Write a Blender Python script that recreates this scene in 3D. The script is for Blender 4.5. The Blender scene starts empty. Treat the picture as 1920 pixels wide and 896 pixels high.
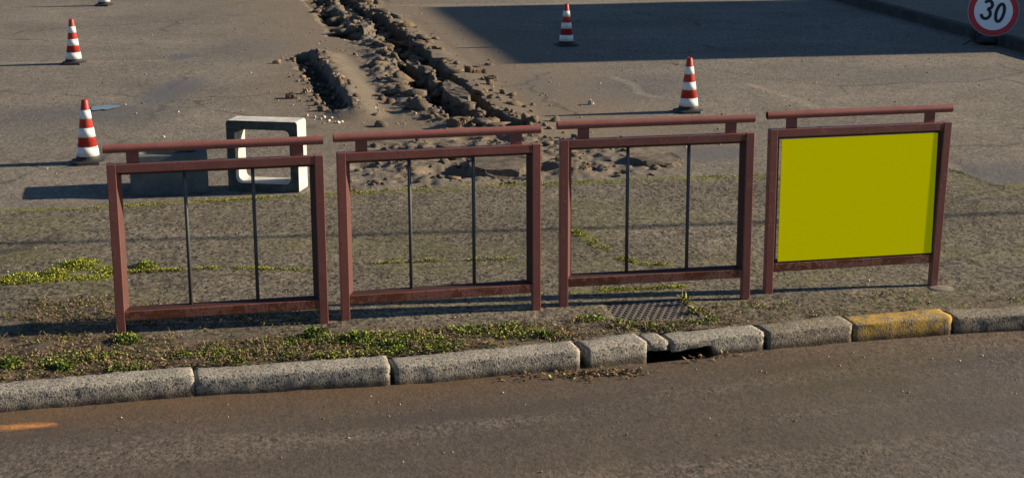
import bpy, bmesh, math, random
import numpy as np
from mathutils import Matrix, Vector
R = math.radians
SC = bpy.context.scene
COL = SC.collection

# ------------------------------------------------------------------ camera
CAM_H, FPX, PITCH, ROLL = 2.5, 3114.9, .2402, -.0043
cd = bpy.data.cameras.new('camera'); cam = bpy.data.objects.new('camera', cd); COL.objects.link(cam)
cam.matrix_world = Matrix.Translation((0, 0, CAM_H)) @ Matrix.Rotation(math.pi/2 - PITCH, 4, 'X') @ Matrix.Rotation(ROLL, 4, 'Z')
cd.sensor_width = 36; cd.lens = FPX/1920*36; cd.clip_end = 3000; cd.clip_start = .05
SC.camera = cam
# ------------------------------------------------------------------ light
SUN_AZ, SUN_EL = R(8.6), R(20.5)       # azimuth measured from +X towards +Y
w = bpy.data.worlds.new('World'); SC.world = w; w.use_nodes = True
nt = w.node_tree; bg = nt.nodes['Background']
sky = nt.nodes.new('ShaderNodeTexSky'); sky.sky_type = 'NISHITA'; sky.sun_disc = False
sky.ozone_density = 4.5; sky.dust_density = .4; sky.sun_elevation = SUN_EL; sky.sun_rotation = R(90) - SUN_AZ
nt.links.new(sky.outputs[0], bg.inputs[0]); bg.inputs[1].default_value = .050
sd = bpy.data.lights.new('sun', 'SUN'); sd.energy = 5.0; sd.angle = R(.5); sd.color = (1, .825, .60)
so = bpy.data.objects.new('sun', sd); COL.objects.link(so)
SUNV = Vector((math.cos(SUN_EL)*math.cos(SUN_AZ), math.cos(SUN_EL)*math.sin(SUN_AZ), math.sin(SUN_EL)))
so.rotation_euler = SUNV.to_track_quat('Z', 'Y').to_euler(); so.location = (20, 5, 15)
SC.view_settings.view_transform = 'Standard'; SC.view_settings.look = 'None'
SC.view_settings.exposure = .99; SC.view_settings.gamma = 1
SC.view_settings.use_curve_mapping = False

# ------------------------------------------------------------------ numeric helpers
rng = np.random.default_rng(7); random.seed(7)
def h2(ix, iy, s):
    n = (ix.astype(np.int64)*374761393 + iy.astype(np.int64)*668265263 + s*982451653) & 0xffffffff
    n = ((n ^ (n >> 13))*1274126177) & 0xffffffff
    n = n ^ (n >> 16)
    return (n & 0xffff)/65535.0
def vnoise(x, y, s=0):
    ix, iy = np.floor(x), np.floor(y); fx, fy = x-ix, y-iy
    fx = fx*fx*(3-2*fx); fy = fy*fy*(3-2*fy)
    a, b, c, d = h2(ix, iy, s), h2(ix+1, iy, s), h2(ix, iy+1, s), h2(ix+1, iy+1, s)
    return (a*(1-fx)+b*fx)*(1-fy) + (c*(1-fx)+d*fx)*fy
def fbm(x, y, s=0, o=4):
    r = 0*x; a = .5; t = 0
    for k in range(o):
        r = r + a*vnoise(x, y, s+k*17); t += a; a *= .5; x = x*2.03+3.1; y = y*2.03+1.7
    return r/t
def sstep(a, b, x):
    t = np.clip((x-a)/(b-a), 0, 1); return t*t*(3-2*t)
def slope(x, y):                        # the footway falls gently to the right, the yard is level
    return -.0165*np.clip(x, -5, 5)*(1-sstep(9.8, 11.7, np.asarray(y, float)))
def ray(px, py):
    a, b = px-960, py-448; cr, sr = math.cos(ROLL), math.sin(ROLL)
    X = (cr*a+sr*b)/FPX; u = -(-sr*a+cr*b)/FPX; c, s = math.cos(PITCH), math.sin(PITCH)
    return np.array([X, c+u*s, -s+u*c])
def at(px, py, dz=0.0):                 # where a measured image point meets the ground
    d = ray(px, py); z = dz
    for _ in range(5):
        t = (z-CAM_H)/d[2]; z = dz + float(slope(d[0]*t, d[1]*t))
    return np.array([d[0]*t, d[1]*t, z])
def atl(pts, dz=0.0): return np.array([at(a, b, dz) for a, b in pts])
def seg_d(x, y, P):                     # distance to polyline, and parameter along it
    best = np.full(x.shape, 1e9); par = np.zeros(x.shape); side = np.zeros(x.shape); L = 0
    for (x0, y0), (x1, y1) in zip(P[:-1], P[1:]):
        dx, dy = x1-x0, y1-y0; l2 = dx*dx+dy*dy; t = np.clip(((x-x0)*dx+(y-y0)*dy)/l2, 0, 1)
        d = np.hypot(x-x0-t*dx, y-y0-t*dy); m = d < best
        best = np.where(m, d, best); par = np.where(m, L+t*math.sqrt(l2), par)
        side = np.where(m, np.sign((x-x0)*dy-(y-y0)*dx), side); L += math.sqrt(l2)
    return best, par, side
def lin(pts):
    xs = pts[:, 0]; ys = pts[:, 1]
    def f(x):
        x = np.asarray(x, float); y = np.interp(x, xs, ys)
        y = np.where(x < xs[0], ys[0]+(x-xs[0])*.2, y); return np.where(x > xs[-1], ys[-1]+(x-xs[-1])*.16, y)
    return f
# ------------------------------------------------------------------ scene helpers
def tag(o, label=None, cat=None, group=None, kind=None):
    if label: o['label'] = label
    if cat: o['category'] = cat
    if group: o['group'] = group
    if kind: o['kind'] = kind
    return o
def empty(name, loc=(0, 0, 0), rz=0, **k):
    o = bpy.data.objects.new(name, None); COL.objects.link(o); o.empty_display_size = .1
    o.location = loc; o.rotation_euler = (0, 0, rz); return tag(o, **k)
def link(name, me, mats=None, parent=None, smooth=False):
    o = bpy.data.objects.new(name, me); COL.objects.link(o)
    for m in (mats if isinstance(mats, (list, tuple)) else [mats] if mats else []): me.materials.append(m)
    if parent: o.parent = parent
    if smooth: me.polygons.foreach_set('use_smooth', [True]*len(me.polygons))
    return o
def npmesh(name, V, F, mats, parent=None, smooth=False, mi=None, attrs=None):
    V = np.asarray(V, np.float32).reshape(-1, 3); F = np.asarray(F, np.int32); k = F.shape[1]
    me = bpy.data.meshes.new(name); me.vertices.add(len(V)); me.vertices.foreach_set('co', V.ravel())
    me.loops.add(F.size); me.loops.foreach_set('vertex_index', F.ravel())
    me.polygons.add(len(F)); me.polygons.foreach_set('loop_start', np.arange(0, F.size, k, dtype=np.int32))
    if mi is not None: me.polygons.foreach_set('material_index', np.asarray(mi, np.int32))
    me.update(calc_edges=True)
    for n, a in (attrs or {}).items():
        at_ = me.attributes.new(n, 'FLOAT', 'POINT'); at_.data.foreach_set('value', np.asarray(a, np.float32).ravel())
    return link(name, me, mats, parent, smooth)
def grid(name, X, Y, Z, mat, **k):
    n, m = X.shape; V = np.stack([X, Y, Z], -1).reshape(-1, 3)
    i = np.arange(n*m).reshape(n, m)
    F = np.stack([i[:-1, :-1], i[:-1, 1:], i[1:, 1:], i[1:, :-1]], -1).reshape(-1, 4)
    return npmesh(name, V, F, mat, **k)
def bm_obj(name, bm, mat, parent=None, smooth=False, bevel=0):
    bmesh.ops.recalc_face_normals(bm, faces=bm.faces)
    me = bpy.data.meshes.new(name); bm.to_mesh(me); bm.free(); o = link(name, me, mat, parent, smooth)
    if bevel:
        b = o.modifiers.new('bevel', 'BEVEL'); b.width = bevel; b.segments = 2; b.limit_method = 'ANGLE'
    return o
def bx(bm, x0, x1, y0, y1, z0, z1, shift=None):
    vs = []
    for z in (z0, z1):
        for x, y in ((x0, y0), (x1, y0), (x1, y1), (x0, y1)):
            s = shift(x, y, z) if shift else (0, 0, 0); vs.append(bm.verts.new((x+s[0], y+s[1], z+s[2])))
    for f in ((3, 2, 1, 0), (4, 5, 6, 7), (0, 1, 5, 4), (1, 2, 6, 5), (2, 3, 7, 6), (3, 0, 4, 7)): bm.faces.new([vs[i] for i in f])
def box(name, x0, x1, y0, y1, z0, z1, mat, parent=None, bevel=.003, shift=None):
    bm = bmesh.new(); bx(bm, x0, x1, y0, y1, z0, z1, shift); return bm_obj(name, bm, mat, parent, False, bevel)
def tube(bm, P, r, n=12, caps=True):
    P = [Vector(p) for p in P]; rings = []
    for i, p in enumerate(P):
        d = (P[min(i+1, len(P)-1)]-P[max(i-1, 0)]).normalized()
        a = Vector((0, 0, 1)) if abs(d.z) < .9 else Vector((1, 0, 0)); u = d.cross(a).normalized(); v = d.cross(u)
        rr = r[i] if isinstance(r, (list, tuple)) else r
        rings.append([bm.verts.new(p+u*math.cos(2*math.pi*k/n)*rr+v*math.sin(2*math.pi*k/n)*rr) for k in range(n)])
    for A, B in zip(rings[:-1], rings[1:]):
        for k in range(n): bm.faces.new((A[k], A[(k+1) % n], B[(k+1) % n], B[k]))
    if caps: bm.faces.new(rings[0][::-1]); bm.faces.new(rings[-1])
def lathe(bm, prof, n=32, cx=0, cy=0):
    rings = [[bm.verts.new((cx+r*math.cos(2*math.pi*k/n), cy+r*math.sin(2*math.pi*k/n), z)) for k in range(n)] for r, z in prof]
    for A, B in zip(rings[:-1], rings[1:]):
        for k in range(n): bm.faces.new((A[k], A[(k+1) % n], B[(k+1) % n], B[k]))
    bm.faces.new(rings[0][::-1]); bm.faces.new(rings[-1])
# ------------------------------------------------------------------ material helpers
class M:
    def __init__(s, name, rough=.85, spec=.3):
        s.m = bpy.data.materials.new(name); s.m.use_nodes = True; s.t = s.m.node_tree; s.b = s.t.nodes['Principled BSDF']
        s.b.inputs['Roughness'].default_value = rough; s.b.inputs['Specular IOR Level'].default_value = spec
        s.co = s.t.nodes.new('ShaderNodeTexCoord').outputs['Object']; s.h = None
    def n(s, k, **v):
        o = s.t.nodes.new(k)
        for a, b in v.items(): setattr(o, a, b)
        return o
    def put(s, sock, v):
        if hasattr(v, 'is_linked') or hasattr(v, 'links'): s.t.links.new(v, sock)
        else:
            if isinstance(v, (tuple, list)) and len(v) == 3 and len(sock.default_value) == 4: v = (*v, 1)
            sock.default_value = v
    def voz(s, sc, ys):
        o = s.n('ShaderNodeTexVoronoi'); o.inputs['Scale'].default_value = sc; mp = s.n('ShaderNodeMapping'); mp.inputs['Scale'].default_value = (1, ys, 1)
        s.put(mp.inputs[0], s.co); s.put(o.inputs['Vector'], mp.outputs[0]); q = s.n('ShaderNodeSeparateColor'); s.put(q.inputs[0], o.outputs['Color']); return q.outputs[0]
    def noise(s, sc, det=4, rough=.6, stretch=None, off=0):
        o = s.n('ShaderNodeTexNoise'); o.inputs['Scale'].default_value = sc; o.inputs['Detail'].default_value = det
        o.inputs['Roughness'].default_value = rough
        mp = s.n('ShaderNodeMapping'); mp.inputs['Location'].default_value = (off, off*.7, off*.3)
        if stretch: mp.inputs['Scale'].default_value = stretch
        s.put(mp.inputs[0], s.co); s.put(o.inputs['Vector'], mp.outputs[0]); return o.outputs['Fac']
    def vor(s, sc, out='Color', feat='F1'):
        o = s.n('ShaderNodeTexVoronoi', feature=feat); o.inputs['Scale'].default_value = sc; s.put(o.inputs['Vector'], s.co)
        if out == 'Color':
            q = s.n('ShaderNodeSeparateColor'); s.put(q.inputs[0], o.outputs['Color']); return q.outputs[0]
        return o.outputs[out]
    def crack(s, sc, wd, mask=.5):
        nz = s.n('ShaderNodeTexNoise'); nz.inputs['Scale'].default_value = 2.2; nz.inputs['Detail'].default_value = 5; s.put(nz.inputs['Vector'], s.co)
        v = s.n('ShaderNodeVectorMath', operation='MULTIPLY_ADD'); s.put(v.inputs[0], nz.outputs['Color']); v.inputs[1].default_value = (.55, .55, 0); s.put(v.inputs[2], s.co)
        o = s.n('ShaderNodeTexVoronoi', feature='DISTANCE_TO_EDGE'); o.inputs['Scale'].default_value = sc; s.put(o.inputs['Vector'], v.outputs[0])
        return s.math('MULTIPLY', s.mr(o.outputs['Distance'], wd*.3, wd, 1, 0), s.mr(s.noise(.5, 2, off=12), mask, mask+.06))
    def mr(s, v, a, b, c=0., d=1.):
        o = s.n('ShaderNodeMapRange'); s.put(o.inputs[0], v)
        for i, q in enumerate((a, b, c, d)): o.inputs[i+1].default_value = q
        return o.outputs[0]
    def math(s, op, a, b=0.):
        o = s.n('ShaderNodeMath', operation=op); s.put(o.inputs[0], a); s.put(o.inputs[1], b); return o.outputs[0]
    def mix(s, f, a, b, mode='MIX'):
        o = s.n('ShaderNodeMix', data_type='RGBA', blend_type=mode); s.put(o.inputs[0], f); s.put(o.inputs[6], a); s.put(o.inputs[7], b); return o.outputs[2]
    def attr(s, n): o = s.n('ShaderNodeAttribute', attribute_name=n); return o.outputs['Fac']
    def bump(s, hgt, dist=.01, st=1.):
        o = s.n('ShaderNodeBump'); o.inputs['Strength'].default_value = st; o.inputs['Distance'].default_value = dist
        s.put(o.inputs['Height'], hgt)
        if s.h: s.put(o.inputs['Normal'], s.h)
        s.h = o.outputs[0]; s.put(s.b.inputs['Normal'], s.h)
    def col(s, c): s.put(s.b.inputs['Base Color'], c); return s
def asphalt(name, c0, c1, agg, grain=.5, bscale=.004, rough=.85):
    """mottled aggregate surface: c0/c1 broad mottling, agg = stone size cells per metre"""
    k = M(name, rough, .25)
    c = k.mix(k.mr(k.noise(.55, 6, .65), .32, .68), c0, c1)
    c = k.mix(k.mr(k.noise(5, 5, .7, off=3), .3, .72, 0, .35), c, tuple(x*.62 for x in c0))
    st = k.math('MULTIPLY', k.math('ADD', k.voz(agg*1.9, .5), k.voz(agg*1.05, .5)), .5); st2 = k.vor(agg*.45)
    f = k.math('ADD', k.mr(st, .1, .9, 1-grain, 1+grain), k.mr(k.noise(agg*.9, 3, .8, stretch=(1, .5, 1), off=9), .3, .7, -grain*.9, grain*.9))
    f = k.math('ADD', f, k.mr(st2, .9, 1, 0, grain*.7))
    v = k.n('ShaderNodeVectorMath', operation='SCALE'); k.put(v.inputs[0], c); k.put(v.inputs['Scale'], f); c = v.outputs[0]
    hh = k.math('ADD', k.mr(st, 0, 1, 0, .6), k.noise(agg*.6, 3, .7, off=5))
    k.bump(k.noise(9, 3, .5, off=2), .008, .4); k.bump(hh, bscale, .6)
    return k, c
# lot: dusty worn asphalt
k, c = asphalt('yard_asphalt', (.116, .103, .086), (.196, .174, .142), 55, .42, .005)
c = k.mix(k.math('MULTIPLY', k.attr('dust'), k.mr(k.noise(7, 5, .7, off=1), .3, .6, .45, 1)), c, (.160, .126, .088))
c = k.mix(k.attr('soil'), c, k.mix(k.noise(22, 5, .7), (.060, .050, .038), (.22, .185, .140)))
c = k.mix(k.math('MULTIPLY', k.crack(.35, .010, .47), .6), c, (.045, .038, .030))
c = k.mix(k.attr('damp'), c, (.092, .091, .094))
c = k.mix(k.math('MULTIPLY', k.attr('light'), k.mr(k.noise(30, 3, .7), .35, .6)), c, (.34, .29, .22))
c = k.mix(k.math('MULTIPLY', k.attr('moss'), k.mr(k.noise(35, 3, .7), .42, .56)), c, (.15, .145, .02))
c = k.mix(k.attr('furrow_shade'), c, (.020, .016, .012))  # near-black shadow of the banks put into the trench colour
k.put(k.b.inputs['Roughness'], k.mr(k.attr('damp'), 0, 1, .9, .55)); MLOT = k.col(c).m
# footway
k, c = asphalt('footway_asphalt', (.080, .070, .048), (.140, .121, .092), 55, .80, .008)
c = k.mix(k.math('MULTIPLY', k.attr('soil'), .85), c, k.mix(k.noise(40, 5, .75), (.030, .022, .014), (.155, .115, .075)))
c = k.mix(k.math('MULTIPLY', k.attr('moss'), k.mr(k.noise(28, 4, .75), .40, .58)), c, (.15, .155, .02))
c = k.mix(k.math('MULTIPLY', k.crack(.6, .010, .50), .6), c, (.035, .030, .022))
c = k.mix(k.attr('damp'), c, (.05, .043, .036))
MWALK = k.col(c).m
# road
k, c = asphalt('road_asphalt', (.094, .077, .061), (.120, .099, .079), 62, .46, .005)
c = k.mix(k.math('MULTIPLY', k.attr('band'), .75), c, (.070, .056, .043))
c = k.mix(k.math('MULTIPLY', k.attr('dust'), k.mr(k.noise(9, 4, .7), .3, .7, .3, 1)), c, (.125, .074, .038))
c = k.mix(k.attr('grey'), c, (.098, .090, .084))
c = k.mix(k.math('MULTIPLY', k.attr('paint'), k.mr(k.noise(18, 5, .8, stretch=(.3, 1.4, 1)), .36, .60)), c, (.52, .23, .07))
k.put(k.b.inputs['Roughness'], k.mr(k.noise(1.2, 3), .3, .7, .5, .85)); MROAD = k.col(c).m
k, c = asphalt('far_asphalt', (.13, .11, .09), (.19, .16, .125), 60, .3, .004); MFAR = k.col(c).m
# kerb stone
def kerbmat(name, c0, c1, patch=None):
    k = M(name, .9, .2)
    c = k.mix(k.mr(k.noise(6, 5, .7), .35, .65), c0, c1)
    c = k.mix(k.mr(k.noise(75, 3, .8, off=11), .54, .62, 0, .8), c, (.060, .053, .044))
    c = k.mix(k.mr(k.vor(125), .10, .16, .85, 0), c, (.035, .031, .026))
    c = k.mix(k.mr(k.vor(60), .88, 1, 0, .4), c, (.5, .46, .38))
    c = k.mix(k.mr(k.noise(26, 5, .8, off=7), .54, .70, 0, .75), c, tuple(v*.30 for v in c0))
    if patch: c = k.mix(k.mr(k.noise(11, 6, .8, off=2), .40, .54, 0, .95), c, patch)
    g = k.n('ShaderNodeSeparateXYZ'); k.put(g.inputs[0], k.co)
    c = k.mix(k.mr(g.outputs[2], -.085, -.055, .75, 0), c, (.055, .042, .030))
    k.bump(k.noise(55, 4, .75), .006, .6); k.bump(k.vor(120, 'Distance'), .003, .5); return k.col(c).m
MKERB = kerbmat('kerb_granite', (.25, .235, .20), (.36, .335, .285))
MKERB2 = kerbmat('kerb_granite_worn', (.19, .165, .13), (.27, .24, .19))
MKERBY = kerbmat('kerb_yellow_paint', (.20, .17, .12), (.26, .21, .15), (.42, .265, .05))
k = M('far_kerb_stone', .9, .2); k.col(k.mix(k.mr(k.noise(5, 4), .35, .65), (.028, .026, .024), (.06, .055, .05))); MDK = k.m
# painted steel
def paint(name, c0, c1, rust, amt, rough=.45):
    k = M(name, rough, .4); c = k.mix(k.mr(k.noise(7, 5, .7), .35, .7), c0, c1)
    c = k.mix(k.mr(k.noise(90, 3, .8, off=3), .55, .75, 0, .35), c, tuple(v*.5 for v in c0))
    r = k.mr(k.noise(13, 6, .8, off=5), amt, amt+.06)
    c = k.mix(r, c, k.mix(k.noise(60, 4, .8), rust, (.18, .055, .022)))
    k.put(k.b.inputs['Roughness'], k.mr(r, 0, 1, rough, .95)); k.bump(k.math('ADD', k.noise(120, 3, .7), k.math('MULTIPLY', r, .8)), .0015, .8); return k.col(c).m
MRED = paint('oxide_red_paint', (.175, .058, .048), (.22, .080, .066), (.050, .016, .010), .565)
MRAIL = paint('handrail_paint', (.21, .075, .062), (.27, .105, .088), (.06, .020, .014), .64)
MRUST = paint('rusty_red_paint', (.165, .058, .050), (.20, .076, .064), (.040, .012, .008), .44)
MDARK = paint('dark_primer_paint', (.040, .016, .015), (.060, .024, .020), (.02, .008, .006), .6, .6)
MMID = paint('sunlit_strip_red', (.085, .030, .022), (.11, .042, .032), (.03, .01, .008), .6, .7)  # lighter red with the sunlight put into the colour
MROD = paint('dark_grey_steel', (.040, .044, .048), (.065, .070, .074), (.05, .03, .02), .68, .6)
k = M('yellow_board', .9, .0); k.b.inputs['Base Color'].default_value = (1, .95, 0, 1); MYEL = k.m
# cones
def simple(name, c, var=.15, rough=.6, sc=20, spec=.4):
    k = M(name, rough, spec); c2 = tuple(v*(1-var) for v in c)
    k.col(k.mix(k.mr(k.noise(sc, 5, .7), .35, .65), c2, c)); k.bump(k.noise(sc*6, 3), .001, .5); return k.m
MCR = simple('cone_red_plastic', (.46, .036, .024), .45, .5, 16); MCW = simple('cone_white_sleeve', (.80, .81, .80), .30, .4, 14)
MCB = simple('cone_black_rubber', (.028, .027, .027), .3, .7)
# concrete
k = M('cast_concrete', .9, .2); c = k.mix(k.mr(k.noise(9, 5, .7), .35, .65), (.38, .38, .35), (.58, .57, .53))
c = k.mix(k.mr(k.noise(45, 4, .8, off=4), .60, .74, 0, .7), c, (.13, .13, .11)); k.bump(k.noise(80, 4, .7), .004, .7); MCON = k.col(c).m
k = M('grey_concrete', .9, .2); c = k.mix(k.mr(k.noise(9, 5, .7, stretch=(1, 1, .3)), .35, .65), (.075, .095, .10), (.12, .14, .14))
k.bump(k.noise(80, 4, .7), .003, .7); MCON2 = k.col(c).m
MIRON = simple('cast_iron', (.17, .145, .12), .45, .6, 40); MPIT = simple('drain_silt', (.02, .016, .012), .3, .9)
# earth, stones, plants
k = M('dug_earth', .95, .1); c = k.mix(k.mr(k.noise(14, 6, .75), .3, .7), (.095, .070, .046), (.24, .185, .13)); k.bump(k.noise(50, 5, .8), .02, .9); MEARTH = k.col(c).m
k = M('broken_asphalt', .92, .2); c = k.mix(k.mr(k.noise(14, 6, .8), .34, .66), (.055, .048, .038), (.21, .175, .135)); k.bump(k.noise(70, 5, .8), .015, .9); MCHUNK = k.col(c).m
MPALE = simple('pale_stone', (.58, .52, .42), .35, .85, 30); MTAN = simple('tan_stone', (.33, .24, .15), .4, .9, 30)
MGREYST = simple('grey_stone', (.20, .17, .135), .4, .9, 30)
def leafmat(name, c, tr=.25):
    k = M(name, .65, .25); g = k.n('ShaderNodeNewGeometry').outputs['Random Per Island']
    k.col(k.mix(g, tuple(v*.55 for v in c), tuple(min(1, v*1.5) for v in c)))
    k.b.inputs['Transmission Weight'].default_value = 0
    return k.m
LG = leafmat('leaf_green', (.10, .155, .025)); LY = leafmat('leaf_yellow_green', (.24, .28, .040))
LD = leafmat('leaf_dark_green', (.035, .065, .016)); LB = leafmat('dry_leaf', (.19, .13, .075)); LM = leafmat('moss_tips', (.30, .30, .030))
# sign
MSW = simple('sign_white', (.84, .86, .90), .06, .4); MSR = simple('sign_red', (.55, .030, .040), .2, .4)
MSK = simple('sign_black', (.010, .012, .022), .2, .4); MSG = simple('galvanised_steel', (.38, .38, .38), .3, .5)
MBL = simple('dark_steel', (.03, .03, .032), .3, .6)
k = M('puddle_water', .03, .5); k.col((.15, .18, .20)); k.b.inputs['IOR'].default_value = 1.33; MWAT = k.m
MPLAST = simple('render_plaster', (.42, .36, .28), .2, .9, 3); MGLS = simple('window_glass', (.03, .04, .05), .1, .1)
MCABLE = simple('cable_rubber', (.02, .02, .02), .2, .6); MWOOD = simple('weathered_wood', (.14, .10, .07), .4, .9, 6)

# ------------------------------------------------------------------ setting: layout lines
KB = atl([(0, 715), (345, 688), (720, 668), (1070, 640), (1190, 625), (1420, 606), (1590, 590), (1780, 578), (1920, 570)])
kback = lin(KB)
BD = atl([(0, 397), (600, 365), (1000, 345), (1400, 330), (1790, 318)])
bord0 = lin(BD)
def bord(x):                            # rear edge of the footway, swelling forward at the far right
    x = np.asarray(x, float); return bord0(x) - .62*sstep(3.32, 3.55, x) - .05*sstep(3.5, 5, x)
KW, KH = .155, .100
# kerb front line: parallel to the back line
def kfront(x): return kback(x) - KW
# base ground to the horizon
n = 40; gx = np.linspace(-1, 1, n); gx = np.sign(gx)*np.abs(gx)**3*900
X, Y = np.meshgrid(gx, gx+10); tag(grid('ground', X, Y, 0*X-.45, MFAR), kind='structure')

# road ----------------------------------------------------------------
xs = np.concatenate([np.linspace(-30, -5, 20)[:-1], np.arange(-5, 5.5, .035), np.linspace(5.5, 30, 20)])
v = np.concatenate([np.linspace(0, 1, 90)**2])
X, V_ = np.meshgrid(xs, v)
Y = kfront(X) + .10 - V_*9.0
Y = np.where(V_ == 0, kfront(X)+.14, Y)
dk = kfront(X) - Y
Z = slope(X, Y) - KH + .004*(fbm(X*2, Y*2, 3)-.5) + .012*(1-sstep(0, .5, dk))*(fbm(X*5, Y*9, 5)-.45)
mouth0, mouth1 = at(1200, 682, -.1)[0], at(1315, 668, -.1)[0]
Z -= .22*sstep(.035, -.005, dk)*sstep(mouth0-.03, mouth0+.02, X)*sstep(mouth1+.05, mouth1-.02, X)
Z -= 1.0*sstep(1.5, 9, np.abs(X)-5)*0
dust = (1-sstep(.02, .55, dk))*(.35+.65*fbm(X*1.2, Y*3, 8))*(1-.6*sstep(-.6, .6, X))
P0 = atl([(-160, 806), (-20, 800), (88, 796)], -.1); pd, pp, _ = seg_d(X, Y, P0[:, :2])
paintm = sstep(.040, .022, pd)
grey = .8*sstep(.9, 2.6, X)*sstep(.2, .9, dk)*fbm(X*1.5, Y*1.5, 4)
band_ = sstep(.45, .62, fbm(X*.35+4, dk*3.2, 12, 3))*.8 + .5*sstep(.5, .7, fbm(X*.5, dk*11, 13, 3))*sstep(1.2, .2, dk)
tag(grid('road', X, Y, Z, MROAD, attrs=dict(band=band_, dust=dust, paint=paintm, grey=grey)), kind='structure')

# footway ---------------------------------------------------------------
moss_lines = [([(-60, 532), (40, 528), (110, 524), (205, 520)], .055, 1.), ([(110, 515), (150, 492), (205, 510)], .07, .9), ([(205, 512), (280, 508), (420, 502), (600, 507)], .02, .85),
              ([(600, 498), (800, 490), (960, 485)], .012, .7), ([(1075, 432), (1100, 448), (1135, 468)], .035, .8),
              ([(1165, 485), (1200, 494), (1250, 498)], .03, .9), ([(1070, 548), (1180, 543), (1280, 538)], .03, .9)]
mpoly = [(atl(p)[:, :2], wd, st) for p, wd, st in moss_lines]
joint = atl([(-100, 535), (0, 527), (205, 515), (420, 502), (600, 498), (960, 484), (1100, 482), (1400, 470)])[:, :2]
xs = np.concatenate([np.linspace(-25, -4, 30)[:-1], np.arange(-4, 4.6, .022), np.linspace(4.6, 25, 30)])
v = np.linspace(0, 1, 170); X, V_ = np.meshgrid(xs, v)
Y = kback(X)*(1-V_) + bord(X)*V_
dk = Y - kback(X)
inw = sstep(5, 4, np.abs(X))
soil = sstep(.62, .30, dk)*sstep(.55, -.9, X)*.95*sstep(.25, .55, fbm(X*2, Y*2, 31)+.25)
soil = np.maximum(soil, sstep(-1.55, -2.1, X)*sstep(1.55, .8, dk)*sstep(.38, .55, fbm(X*2.6, Y*2.6, 33)))
soil = np.maximum(soil, .6*sstep(.30, .10, dk)*sstep(.35, .6, fbm(X*3, Y*5, 35)))
soil = soil*inw
moss = 0*X
for P, wd, st in mpoly:
    d, _, _ = seg_d(X, Y, P); moss = np.maximum(moss, st*sstep(wd*2.2, wd*.3, d+.05*(fbm(X*8, Y*8, 40)-.5)))
db = bord(X)-Y
moss = np.maximum(moss, .9*sstep(.10, .0, np.abs(db-.03))*sstep(.30, .52, fbm(X*2, Y*2, 41)+.12*sstep(1, -1.5, X)))
moss = np.maximum(moss, .26*sstep(.50, .68, fbm(X*1.7, Y*2.4, 42)))
jd, _, _ = seg_d(X, Y, joint)
Z = slope(X, Y) + .004*(fbm(X*24, Y*16, 26, 3)-.5)*inw*sstep(-1, -2.5, X) + .006*(fbm(X*1.5, Y*1.5, 21)-.5)*inw - .005*sstep(.02, .0, jd) + soil*.030*(fbm(X*9, Y*9, 22, 5)-.35)
Z += moss*.008*fbm(X*30, Y*30, 23) - .012*sstep(.06, 0, dk)
Z += .015*sstep(.25, .0, db)*sstep(.3, .8, fbm(X*3, Y*3, 24))*inw
# the tray the grating sits in
GC = at(1220, 582)
ga = .19; gxl = (X-GC[0])*math.cos(ga)+(Y-GC[1])*math.sin(ga); gyl = -(X-GC[0])*math.sin(ga)+(Y-GC[1])*math.cos(ga)
Z = np.where((np.abs(gxl) < .215) & (np.abs(gyl) < .165), Z-.10, Z)
damp = .5*sstep(.016, .004, jd)
pit_ = ((np.abs(gxl) < .23) & (np.abs(gyl) < .18)).astype(float); damp = np.maximum(damp, pit_)
tag(grid('pavement', X, Y, Z, MWALK, attrs=dict(soil=soil, moss=moss*.95, damp=damp), smooth=True), kind='structure')
def wz(x, y):                           # rough height of the footway for resting things on
    return slope(x, y)

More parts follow.
